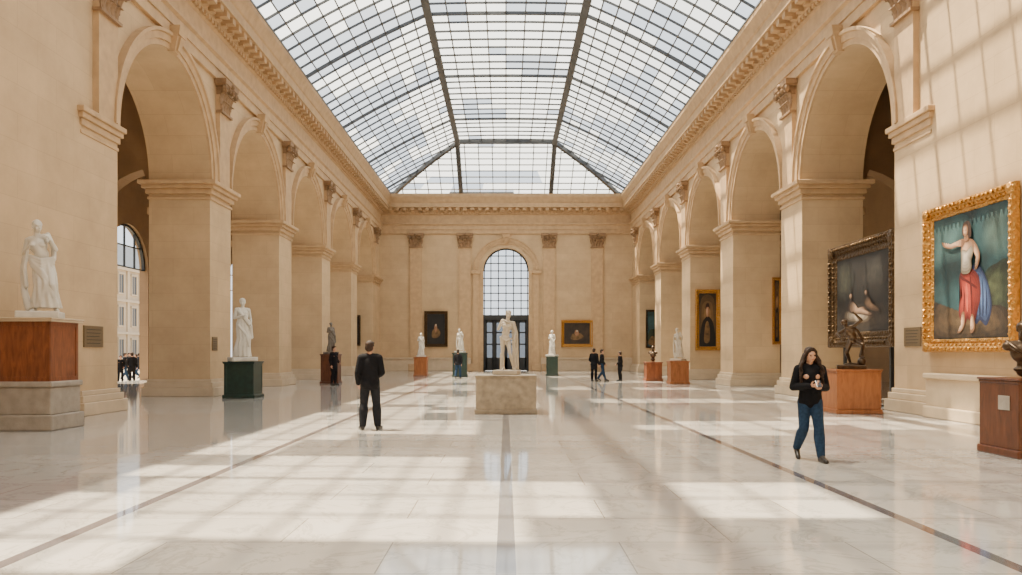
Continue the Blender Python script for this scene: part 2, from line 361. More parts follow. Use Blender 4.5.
def capital_mesh():
    bm=bmesh.new()
    def tap(z0,z1,w0,w1,p0,p1):
        c=[(-w0,0,z0),(w0,0,z0),(w0,-p0,z0),(-w0,-p0,z0),(-w1,0,z1),(w1,0,z1),(w1,-p1,z1),(-w1,-p1,z1)]
        v=[bm.verts.new(q) for q in c]
        for q in ((0,1,2,3),(4,5,6,7),(0,1,5,4),(1,2,6,5),(2,3,7,6),(3,0,4,7)): bm.faces.new([v[i] for i in q])
    tap(0,.08,.56,.56,.24,.24); tap(.08,.95,.46,.52,.17,.22); tap(1.02,1.2,.68,.7,.42,.44); tap(.95,1.02,.6,.66,.34,.4)
    def leaf(x,z0,h,w,out,ang=0):
        rows=[]
        nz=7
        for i in range(nz+1):
            t=i/nz; ww=w*(0.55+0.55*math.sin(math.pi*min(1,t*1.0)*.8))*(1 if t<.8 else (1-t)/.2*.8+.2)
            y=-.18-out*(t**3)-.03; z=z0+h*(t if t<.85 else .85-(t-.85)*1.0)
            row=[]
            for k in (-2,-1,0,1,2):
                sc=.03*math.cos(k*math.pi)*(1 if i%2 else .4)
                row.append(bm.verts.new((x+ang*t+ww*k/2,y+abs(k)*.02+(sc if abs(k)==2 else 0),z)))
            rows.append(row)
        for i in range(nz):
            for j in range(4): bm.faces.new((rows[i][j],rows[i][j+1],rows[i+1][j+1],rows[i+1][j]))
    for x in (-.36,-.12,.12,.36): leaf(x,.08,.42,.12,.16)
    for x in (-.48,-.24,0,.24,.48): leaf(x,.3,.5,.12,.2)
    for sx in (-1,1):
        for (xx,zz,rr) in ((.56,.86,.13),(.17,.88,.09)):
            for ring,dy in ((1.0,.06),(.6,.1),(.3,.13)):
                bmesh.ops.create_cone(bm,cap_ends=True,segments=14,radius1=rr*ring,radius2=rr*ring,depth=.06+dy,matrix=Matrix.Translation((sx*xx,-.36,zz))@Matrix.Rotation(math.pi/2,4,'X'))
        leaf(sx*.4,.55,.34,.07,.2,sx*.14)
    bmesh.ops.create_uvsphere(bm,u_segments=10,v_segments=8,radius=.11,matrix=Matrix.Translation((0,-.42,1.08)))
    bmesh.ops.recalc_face_normals(bm,faces=bm.faces)
    me=bpy.data.meshes.new('capital'); bm.to_mesh(me); bm.free(); me.materials.append(simple('carved_capital_stone',(0.25,0.15,0.075),0.7,0,0.2,5,0.2,30)); return me
CM=capital_mesh()
def putcap(loc,rz,sc=1):
    TR[0]+=1; o=mko('trim_%d'%TR[0],CM,kind='structure',loc=loc); o.rotation_euler=(0,0,rz); o.scale=(sc,)*3
for p in PIERS:
    putcap((W-.02,p,10.42),-math.pi/2); putcap((-W+.02,p,10.42),math.pi/2)
for px in (416,465,549,597):
    x=wx(px,YF); putcap((x,YF-.02,10.42),0)
    bm=bmesh.new(); box(bm,x-.5,x+.5,YF-.16,YF,0,10.5); box(bm,x-.62,x+.62,YF-.3,YF,0,.6,.03); trim(bm)

# ---------------------------------------------------------------- glass roof: sloped sides, flat top, hipped far end
NS,NC=9,8; NA=NS*2+NC; DV=BAY/8; XA,ZA=9.78,14.85; XM,ZM=3.78,17.95; YH=61.3
SAG=.12
def pxz(u):
    if u<=NS or u>=NS+NC:
        s=u/NS if u<=NS else (NA-u)/NS
        d=Vector((XM-XA,ZM-ZA)).normalized(); k=SAG*4*s*(1-s)
        x=XA+(XM-XA)*s+k*d[1]; z=ZA+(ZM-ZA)*s-k*d[0]
        return (-x if u<=NS else x, z)
    s=(u-NS)/NC; return (-XM+2*XM*s, ZM+.06*4*s*(1-s))
def yend(u):
    z=min(ZM,pxz(u)[1]); return YF+.1-(z-ZA)/(ZM-ZA)*(YF+.1-YH)
def pt(u,y,off=0):
    x,z=pxz(u); 
    if off:
        a=Vector(pxz(max(0,u-.4))); b=Vector(pxz(min(NA,u+.4))); t=(b-a).normalized(); x+=-t[1]*off; z+=t[0]*off
    return (x,y,z)
NY=int((YF-YB)/DV)+1
bm=bmesh.new(); uvl=bm.loops.layers.uv.new('UVMap')
def gq(pts,u,v):
    f=bm.faces.new([bm.verts.new(p) for p in pts])
    for l,w_ in zip(f.loops,((0.1,.1),(.9,.1),(.9,.9),(.1,.9))): l[uvl].uv=(u+w_[0],v+w_[1])
for i in range(NA):
    ea,eb=yend(i),yend(i+1)
    for j in range(NY):
        y0,y1=YB+j*DV,YB+(j+1)*DV
        if y0>=max(ea,eb)-.01: continue
        gq([pt(i,min(y0,ea),.06),pt(i+1,min(y0,eb),.06),pt(i+1,min(y1,eb),.06),pt(i,min(y1,ea),.06)],i,j)
HX=14
def hp(lv,s,off=0):
    x,z=pxz(lv); y=yend(lv); 
    return (x+(-2*x)*s, y, z+off)
for lv in range(NS):
    for k in range(HX): gq([hp(lv,k/HX,.03),hp(lv,(k+1)/HX,.03),hp(lv+1,(k+1)/HX,.03),hp(lv+1,k/HX,.03)],8+k*.5,60+lv)
mk('ceiling',bm,M_roof,kind='structure',norm=False)
def sweep(bm,pts,nrm,w,h0,h1):
    rows=[]
    for i,p in enumerate(pts):
        t=(pts[min(i+1,len(pts)-1)]-pts[max(i-1,0)]).normalized(); n=nrm[i]; s=t.cross(n).normalized()
        rows.append([bm.verts.new(p+s*a*w/2+n*h) for a,h in ((-1,h0),(1,h0),(1,h1),(-1,h1))])
    for A,B in zip(rows,rows[1:]):
        for j in range(4): bm.faces.new((A[j],A[(j+1)%4],B[(j+1)%4],B[j]))
def nrm_at(u):
    a=Vector(pxz(max(0,u-.4))); b=Vector(pxz(min(NA,u+.4))); t=(b-a).normalized(); return Vector((-t[1],0,t[0]))
def arcbar(bm,y,w,h0,h1):
    us=[k/2 for k in range(NA*2+1) if yend(k/2)>=y-.02]
    runs=[]; cur=[]
    for u in us:
        if cur and u-cur[-1]>.6: runs.append(cur); cur=[]
        cur.append(u)
    if cur: runs.append(cur)
    for r in runs:
        if len(r)>1: sweep(bm,[Vector(pt(u,y)) for u in r],[nrm_at(u) for u in r],w,h0,h1)
def longbar(bm,u,w,h0,h1):
    n=nrm_at(u); sweep(bm,[Vector(pt(u,YB)),Vector(pt(u,yend(u)))],[n,n],w,h0,h1)
bm=bmesh.new()
for j in range(NY+1):
    if j%8==0: continue
    arcbar(bm,YB+j*DV,.06,-.04,.05)
for i in range(1,NA):
    if i in (NS,NS+NC): continue
    longbar(bm,i,.06,-.04,.05)
hn=Vector((0,-(ZM-ZA),-(YF-YH))).normalized()*-1
for lv in range(1,NS): sweep(bm,[Vector(hp(lv,0)),Vector(hp(lv,1))],[hn,hn],.06,-.04,.05)
nb=18
for k in range(1,nb):
    x=-XA+2*XA*k/nb
    top=ZM
    if abs(x)>XM:
        lv=0
        while lv<NS and abs(pxz(lv+.05)[0])>abs(x): lv+=.05
        top=pxz(lv)[1]
    y1=YF+.1-(top-ZA)/(ZM-ZA)*(YF+.1-YH)
    sweep(bm,[Vector((x,YF+.1,ZA)),Vector((x,y1,top))],[hn,hn],.06,-.04,.05)
trim(bm,M_rib)
bm=bmesh.new()
for j in range(0,NY+1,8): arcbar(bm,YB+j*DV,.11,-.10,.05)
for i in (NS,NS+NC): longbar(bm,i,.38,-.36,.05)
longbar(bm,0.01,.3,-.2,.1); longbar(bm,NA-.01,.3,-.2,.1)
for sg in (0,1):
    pts=[Vector(hp(l/2,sg)) for l in range(0,NS*2+1)]
    sweep(bm,pts,[Vector((0,0,1))]*len(pts),.28,-.28,.05)
for x in (-XM,XM): sweep(bm,[Vector((x,YF+.1,ZA)),Vector((x,YH,ZM))],[hn,hn],.34,-.3,.05)
sweep(bm,[Vector((-XM,YH,ZM)),Vector((XM,YH,ZM))],[Vector((0,0,1))]*2,.22,-.2,.1)
box(bm,-9.8,9.8,YF-.1,YF+.3,14.8,15.15)
trim(bm,M_rib)
bm=bmesh.new()
bm.faces.new([bm.verts.new(pt(i,YB-.1)) for i in range(NA+1)]); trim(bm,M_wall)

# ---------------------------------------------------------------- windows & door
WN=[0]
def arch_window(P,s0,s1,zb,zs,nv,nh,bar=.06,mat=M_iron):
    bm=bmesh.new(); c=(s0+s1)/2; r=(s1-s0)/2
    def bx(sa,sb,za,zb_,d=.05):
        vs=[bm.verts.new(P(s,t,z)) for s in (sa,sb) for t in (-d,d) for z in (za,zb_)]
        for q in ((0,1,3,2),(4,6,7,5),(0,4,5,1),(2,3,7,6),(0,2,6,4),(1,5,7,3)): bm.faces.new([vs[i] for i in q])
    for i in range(nv+1):
        s=s0+(s1-s0)*i/nv; s=min(max(s,s0+bar),s1-bar)
        top=zs+math.sqrt(max(0,r*r-(s-c)**2)); bx(s-bar/2,s+bar/2,zb,top)
    n=nh; H=zs+r-zb
    for i in range(n+1):
        z=zb+H*i/n; 
        hw=r if z<=zs else math.sqrt(max(0,r*r-(z-zs)**2))
        if hw>.05: bx(c-hw,c+hw,z-bar/2,z+bar/2)
    m=24; rows=[]
    for i in range(m+1):
        a=math.pi*i/m
        rows.append([bm.verts.new(P(c-q*math.cos(a),t,zs+q*math.sin(a))) for q,t in ((r,-.08),(r-.12,-.08),(r-.12,.08),(r,.08))])
    for i in range(m):
        for j in range(4): bm.faces.new((rows[i][j],rows[i][(j+1)%4],rows[i+1][(j+1)%4],rows[i+1][j]))
    WN[0]+=1
    w=mk('window_%d'%WN[0],bm,mat,kind='structure')
    bm=bmesh.new()
    pts=[(s0,zb),(s1,zb)]+[(c+r*math.cos(math.pi*i/m),zs+r*math.sin(math.pi*i/m)) for i in range(m+1)]
    bm.faces.new([bm.verts.new(P(s,0.0,z)) for s,z in pts]); mk('window_pane',bm,M_glass,parent=w)
    return w
arch_window(lambda s,t,z:(s,YF+.55+t,z),-dw,dw,4.7,zsp,6,9,.08)
for i in range(5):
    c=(PIERS[i]+PIERS[i+1])/2
    arch_window(lambda s,t,z:(-(XO+.25)+t,s,z),c-2.3,c+2.3,6.2,6.2,4,2,.06)
bm=bmesh.new()
box(bm,-dw,dw,YF+.3,YF+.7,4.35,4.75); box(bm,-dw,-dw+.18,YF+.3,YF+.7,0,4.35); box(bm,dw-.18,dw,YF+.3,YF+.7,0,4.35)
box(bm,-1.05,-.93,YF+.35,YF+.65,0,4.35); box(bm,.93,1.05,YF+.35,YF+.65,0,4.35)
D=mk('door_1',bm,M_iron,kind='structure')
for k,(a,b) in enumerate(((-1.75,-1.05),(-.93,0),(0,.93),(1.05,1.75))):
    bm=bmesh.new(); y0,y1=YF+.46,YF+.54; g=.13
    box(bm,a,a+g,y0,y1,0.02,4.35); box(bm,b-g,b,y0,y1,0.02,4.35)
    for z,h in ((0.02,1.1),(2.2,.12),(3.2,.12),(4.1,.25)): box(bm,a,b,y0,y1,z,z+h)
    mk('door_leaf',bm,M_iron,parent=D)
    bm=bmesh.new(); box(bm,a,b,YF+.49,YF+.51,.1,4.3); mk('door_glass',bm,M_tglass,parent=D)

# ---------------------------------------------------------------- figure builder
class Fig:
    def __init__(s): s.bm=bmesh.new()
    def ell(s,c,r,Rm=None,seg=16):
        M=Matrix.Translation(c)@((Rm or Matrix.Identity(3)).to_4x4())@Matrix.Diagonal((r[0],r[1],r[2],1))
        bmesh.ops.create_uvsphere(s.bm,u_segments=seg,v_segments=seg//2+3,radius=1,matrix=M)
    def cap(s,a,b,r0,r1,ends=True):
        a=Vector(a); b=Vector(b); d=b-a; l=d.length
        if l>1e-5:
            q=Vector((0,0,1)).rotation_difference(d.normalized()).to_matrix().to_4x4()
            bmesh.ops.create_cone(s.bm,cap_ends=True,segments=16,radius1=r0,radius2=r1,depth=l,matrix=Matrix.Translation((a+b)/2)@q)
        s.ell(a,(r0,)*3); s.ell(b,(r1,)*3)
    def chain(s,pts):
        for (a,ra),(b,rb) in zip(pts,pts[1:]): s.cap(a,b,ra,rb)
    def loft(s,rings,pl=9,tw=0.6,seg=72,ph=0):
        rows=[]
        for (cx,cy,z,rx,ry,am) in rings:
            row=[]
            for k in range(seg):
                a=2*math.pi*k/seg
                m=1+am*(math.sin(pl*a+ph+tw*z*6)+.5*math.sin((pl*1.0+4)*a-tw*z*5+1.3))
                row.append(s.bm.verts.new((cx+rx*m*math.cos(a),cy+ry*m*math.sin(a),z)))
            rows.append(row)
        for A,B in zip(rows,rows[1:]):
            for k in range(seg): s.bm.faces.new((A[k],A[(k+1)%seg],B[(k+1)%seg],B[k]))
        s.bm.faces.new(rows[0][::-1]); s.bm.faces.new(rows[-1])
    def finish(s,name,vox,sm=2):
        bmesh.ops.recalc_face_normals(s.bm,faces=s.bm.faces)
        me=bpy.data.meshes.new(name+'_t'); s.bm.to_mesh(me); s.bm.free()
        o=bpy.data.objects.new('tmp',me); COL.objects.link(o)
        r=o.modifiers.new('r','REMESH'); r.mode='VOXEL'; r.voxel_size=vox
        if sm: m=o.modifiers.new('s','SMOOTH'); m.factor=.5; m.iterations=sm
        dg=bpy.context.evaluated_depsgraph_get(); dg.update()
        out=bpy.data.meshes.new_from_object(o.evaluated_get(dg)); out.name=name
        bpy.data.objects.remove(o); bpy.data.meshes.remove(me)
        out.polygons.foreach_set('use_smooth',[True]*len(out.polygons)); out.materials.clear()
        return out
V=Vector
BASE=dict(pelvis=V((0,0,.94)),waist=V((0,0,1.09)),chest=V((0,0,1.28)),neck=V((0,.01,1.46)),head=V((0,-.015,1.625)),
 shL=V((.175,.005,1.41)),shR=V((-.175,.005,1.41)),elL=V((.235,.03,1.13)),elR=V((-.235,.03,1.13)),wrL=V((.25,-.05,.89)),wrR=V((-.25,-.05,.89)),
 hipL=V((.09,0,.92)),hipR=V((-.09,0,.92)),knL=V((.10,-.02,.5)),knR=V((-.10,-.02,.5)),anL=V((.105,.03,.085)),anR=V((-.105,.03,.085)),toL=V((.125,-.14,.03)),toR=V((-.125,-.14,.03)),
 hr=(0,0,0),curl=.5,ndL=None,ndR=None)
def pose(**k):
    J=dict(BASE); 
    for a,v in k.items(): J[a]=V(v) if isinstance(v,(tuple,list)) and a!='hr' else v
    return J
def torso(f,J,g=0,fem=False):
    w=1-.07*fem
    f.ell(J['chest'],(.158*w+g,.105+g,.175+g)); f.ell(J['waist'],(.125*w+g,.088+g,.15+g)); f.ell(J['pelvis'],(.152+g+.006*fem,.105+g,.125+g))
    f.cap(J['waist'],J['chest'],.10*w+g,.105*w+g)
    sl,sr=J['shL'],J['shR']; d=(sl-sr)*.14
    f.cap(sl-d,sr+d,.062+g,.062+g)
    f.cap(J['neck'].lerp(sl,.2)+V((0,0,-.02)),sl,.05+g,.045+g); f.cap(J['neck'].lerp(sr,.2)+V((0,0,-.02)),sr,.05+g,.045+g)
    for s in (1,-1): 
        f.ell((J['chest'][0]+s*.07,J['chest'][1]-.075,J['chest'][2]+.01),((.062,.055,.06) if fem else (.07,.04,.055)))
        f.ell((J['pelvis'][0]+s*.075,J['pelvis'][1]+.07,J['pelvis'][2]-.04),(.078+g,.065+g,.08+g))
def arm(f,J,s,g=0,end=1.0):
    a,b,c=J['sh'+s],J['el'+s],J['wr'+s]
    f.cap(a,b,.052+g,.040+g); m=b.lerp(c,.3); e=b.lerp(c,end)
    f.cap(b,m,.040+g,.042+g); f.cap(m,e,.042+g,.026+g)
def leg(f,J,s,g=0,end=1.0,loose=0):
    a,b,c=J['hip'+s],J['kn'+s],J['an'+s]
    f.cap(a,b,.088+g,.055+g+loose*.5); m=b.lerp(c,.3)+V((0,.015,0)); e=b.lerp(c,end)
    f.cap(b,m,.054+g+loose*.5,.056+g+loose); f.cap(m,e,.056+g+loose,.033+g+loose)
def foot(f,J,s,g=0):
    a,t=J['an'+s],J['to'+s]
    heel=a+V((0,.03,-.045)) if t[2]<.05 and a[2]<.12 else a+(a-t).normalized()*.03+V((0,0,-.03))
    f.cap(a,heel,.036+g,.034+g); f.cap(heel,t,.034+g,.03+g); f.cap(a,t,.033+g,.026+g); f.cap(t,t+(t-heel).normalized()*.03,.032+g,.022+g)
def hand(f,J,s,curl):
    w=J['wr'+s]; d=(w-J['el'+s]).normalized()
    if J.get('hd'+s) is not None: d=J['hd'+s].normalized()
    n=J['nd'+s] if J['nd'+s] is not None else V((-1 if s=='L' else 1,0,0))
    n=(n-d*n.dot(d)).normalized(); ac=d.cross(n).normalized()
    th=V((0,-1,0)); 
    if ac.dot(th)<0: ac=-ac
    Rm=Matrix((ac,d,n)).transposed()
    f.ell(w+d*.05,(.040,.05,.016),Rm); f.cap(w,w+d*.02,.026,.026)
    for i in range(4):
        b=w+d*.088+ac*(.03-.02*i); ln=(.036,.041,.038,.03)[i]
        d1=(d*math.cos(curl)+n*math.sin(curl)); d2=(d*math.cos(curl*1.9)+n*math.sin(curl*1.9)); d3=(d*math.cos(curl*2.5)+n*math.sin(curl*2.5))
        p1=b+d1*ln; p2=p1+d2*ln*.7; p3=p2+d3*ln*.55
        f.chain([(w+d*.05+ac*(.022-.015*i),.010),(b,.0095),(p1,.009),(p2,.008),(p3,.007)])
    t0=w+d*.025+ac*.03; t1=t0+(d*.6+ac*.6+n*.35).normalized()*.042; t2=t1+(d*.85+ac*.1+n*.5).normalized()*.034
    f.chain([(t0,.013),(t1,.011),(t2,.008)])
def headgeo(f,J,fem=False):
    h=J['head']; Rm=Euler([math.radians(a) for a in J['hr']]).to_matrix()
    def e(c,r,rot=None): f.ell(h+Rm@V(c),r,Rm)
    f.cap(J['neck'],h+Rm@V((0,.015,-.05)),.056-.006*fem,.052-.006*fem)
    e((0,.012,.028),(.074,.094,.09)); e((0,-.02,-.03),(.06,.066,.082)); e((0,-.052,-.083),(.026,.026,.024))
    f.cap(h+Rm@V((0,-.083,.015)),h+Rm@V((0,-.107,-.025)),.009,.0135)
    e((0,-.076,.03),(.052,.018,.014)); e((0,-.083,-.053),(.024,.014,.011))
    for s in (1,-1): e((s*.076,.012,-.008),(.011,.02,.032)); e((s*.04,-.06,-.025),(.022,.022,.022))
def parented(name,me,mat,parent,label=None):
    me.materials.append(mat); o=mko(name,me,parent=parent,label=label); return o
def make_person(J,fem,top,bottom,hair,label,loc,rz,sc,longhair=False,vox=.009,coat=0.84,bulk=0):
    f=Fig(); torso(f,J,0,fem)
    for s in 'LR': arm(f,J,s); leg(f,J,s); foot(f,J,s); hand(f,J,s,J['curl'])
    headgeo(f,J,fem); me=f.finish('person',vox,2); me.materials.append(M_skin)
    o=mko('person',me,label=label,cat='person'); o.location=loc; o.rotation_euler=(0,0,rz); o.scale=(sc,)*3
    v2=max(vox,.011)
    f=Fig(); g=.020+bulk; torso(f,J,g,fem)
    for s in 'LR': arm(f,J,s,.016+bulk*.6,.97)
    pc=J['pelvis']; f.loft([(pc[0],pc[1],coat,.178+bulk,.135+bulk,.015),(pc[0],pc[1],pc[2],.176+bulk,.133+bulk,.01),(J['waist'][0],J['waist'][1],J['waist'][2],.155+bulk,.118+bulk,.02),(J['chest'][0],J['chest'][1],J['chest'][2],.175+bulk,.125+bulk,.01)],pl=5)
    nk=J['neck']; f.loft([(nk[0],nk[1],nk[2]-.05,.085,.08,0),(nk[0],nk[1]+.005,nk[2]+(-.02 if longhair else .02),.066,.064,0)],pl=3)
    parented('jacket',f.finish('jacket',v2,2),top,o)
    f=Fig(); f.ell(J['pelvis'],(.16,.115,.12))
    for s in 'LR': leg(f,J,s,.014,.96,.012+bulk*.8)
    parented('trousers',f.finish('trousers',v2,2),bottom,o)
    for s in 'LR':
        f=Fig(); foot(f,J,s,.009)
        parented('shoe',f.finish('shoe',.009,1),M_shoe,o)
    f=Fig(); h=J['head']; Rm=Euler([math.radians(a) for a in J['hr']]).to_matrix()
    def e(c,r): f.ell(h+Rm@V(c),r,Rm)
    e((0,.025,.045),(.086,.10,.09)); e((0,.045,-.01),(.085,.082,.087))
    if longhair:
        for s in (1,-1):
            f.chain([(h+Rm@V((s*.02,-.045,.108)),.024),(h+Rm@V((s*.07,-.035,.06)),.024),(h+Rm@V((s*.088,-.01,-.03)),.024)])
            for q in range(6):
                a=q/5; x0=s*(.090-.03*a); y0=-.01+.10*a
                pts=[(h+Rm@V((x0,y0,.0)),.025)]
                for st in range(1,9):
                    z=h[2]-.03-st*.055; w_=.020*math.sin(st*1.9+q*1.7)
                    pts.append((V((h[0]+s*(.10+.065*min(1,st/3)-.03*a)+w_, h[1]+y0-(.085 if a<.5 else -.05)*min(1,st/4)+w_*.6, z)),.025-.0019*st))
                f.chain(pts)
        f.chain([(h+Rm@V((0,.06,0)),.07),(V((h[0],.09,1.45)),.075),(V((h[0],.12,1.3)),.06),(V((h[0],.12,1.22)),.03)])
    else:
        for s in (1,-1): f.cap(h+Rm@V((s*.07,-.01,.04)),h+Rm@V((s*.074,.0,.0)),.014,.01); f.cap(h+Rm@V((s*.05,-.06,.085)),h+Rm@V((s*.0,-.065,.1)),.02,.025)
    parented('hair',f.finish('hair',.009,1),hair,o)
    for s in (1,-1):
        f=Fig(); f.ell(h+Rm@V((s*.03,-.078,.006)),(.014,.009,.007),Rm); me=f.finish('eye',.004,0); parented('eye',me,M_eye,o)
    f=Fig(); f.ell(h+Rm@V((0,-.094,-.053)),(.022,.007,.007),Rm); parented('lips',f.finish('lips',.004,0),M_lip,o)
    return o
WR=math.radians(-5)
JW=pose(pelvis=(0,0,.93),hipR=(-.085,.01,.91),knR=(-.10,-.03,.50),anR=(-.13,.27,.16),toR=(-.14,.14,.035),
 hipL=(.085,-.01,.91),knL=(.09,-.15,.5),anL=(.10,-.22,.085),toL=(.12,-.39,.03),
 elR=(-.25,.02,1.13),wrR=(-.05,-.22,1.16),elL=(.25,.03,1.12),wrL=(.09,-.235,1.13),hr=(8,0,10),curl=.75)
JW['ndR']=V((.3,.4,.6)); JW['ndL']=V((-.4,.4,.6))
woman=make_person(JW,True,M_black,M_jean,M_hairb,'woman in black jacket and blue jeans walking with a phone',(wx(810,11.7),11.7,0),WR,.955,longhair=True,vox=.008,coat=.88,bulk=.004)
bm=bmesh.new(); box(bm,-.036,.036,-.005,.005,-.075,.075,.004)
ph=mk('phone',bm,simple('phone_black',(0.02,0.02,0.025),.2),label='black phone held in both hands of the woman',cat='phone')
Mw=Matrix.Translation(woman.location)@Matrix.Rotation(WR,4,'Z')@Matrix.Scale(.955,4)
ph.location=Mw@V((.035,-.315,1.195)); ph.rotation_euler=(math.radians(-50),0,WR)
JM=pose(hipR=(-.09,0,.92),knR=(-.125,-.03,.5),anR=(-.15,.0,.085),toR=(-.21,-.15,.03),hipL=(.09,0,.92),knL=(.12,-.05,.5),anL=(.14,.06,.085),toL=(.19,-.09,.03),
 elR=(-.235,.05,1.13),wrR=(-.15,-.17,1.05),elL=(.235,.05,1.13),wrL=(.23,-.09,.91),hr=(2,0,-22),curl=.6)
man=make_person(JM,False,M_black,M_char,M_hairb,'man in black jacket and dark trousers seen standing from behind',(wx(370,16.3),16.3,0),math.radians(188),1.045,coat=.80,bulk=.012)
JS=pose(knR=(-.10,-.03,.5),anR=(-.12,.03,.085),toR=(-.15,-.13,.03),elL=(.24,.05,1.14),wrL=(.2,-.13,1.0))
JK=pose(knR=(-.10,-.1,.52),anR=(-.10,-.22,.09),toR=(-.1,-.38,.04),knL=(.1,-.02,.5),anL=(.1,.25,.14),toL=(.1,.12,.04),wrL=(.24,-.12,.92),wrR=(-.24,.06,.9))
v1=make_person(JS,False,M_black,M_black,M_hairb,'distant visitor in black coat standing',(wx(594,43.4),43.4,0),math.radians(150),1.03,vox=.016,coat=.62)
v2=make_person(JK,False,M_char,M_jean,M_hairb,'distant visitor in dark jacket and blue trousers walking',(wx(602,43.9),43.9,0),math.radians(70),1.0,vox=.016)
v3=clone(v1,(wx(620,43.4),43.4,0),math.radians(240),.93,'distant visitor in long black coat standing alone')
v4=clone(v1,(wx(334,38.2),38.2,0),math.radians(60),1.08,'visitor in black coat beside the arcade statue')
v5=clone(v2,(wx(458,47.5),47.5,0),math.radians(170),1.0,'distant visitor near a dark pedestal')
grp=[(120.5,46.5,v1,30,.92),(125,50,v2,100,1.0),(132,46.4,v1,200,1.02),(136,54,v2,290,.95),(143,47,v1,0,.9),(129,58,v1,80,1.0),(139,61,v2,150,.98)]
for px,d,src,r,sc in grp:
    clone(src,(wx(px,d),d,-.2),math.radians(r),sc,'passer-by in dark clothes outside the arched window')['group']='passers-by outside the arched opening'

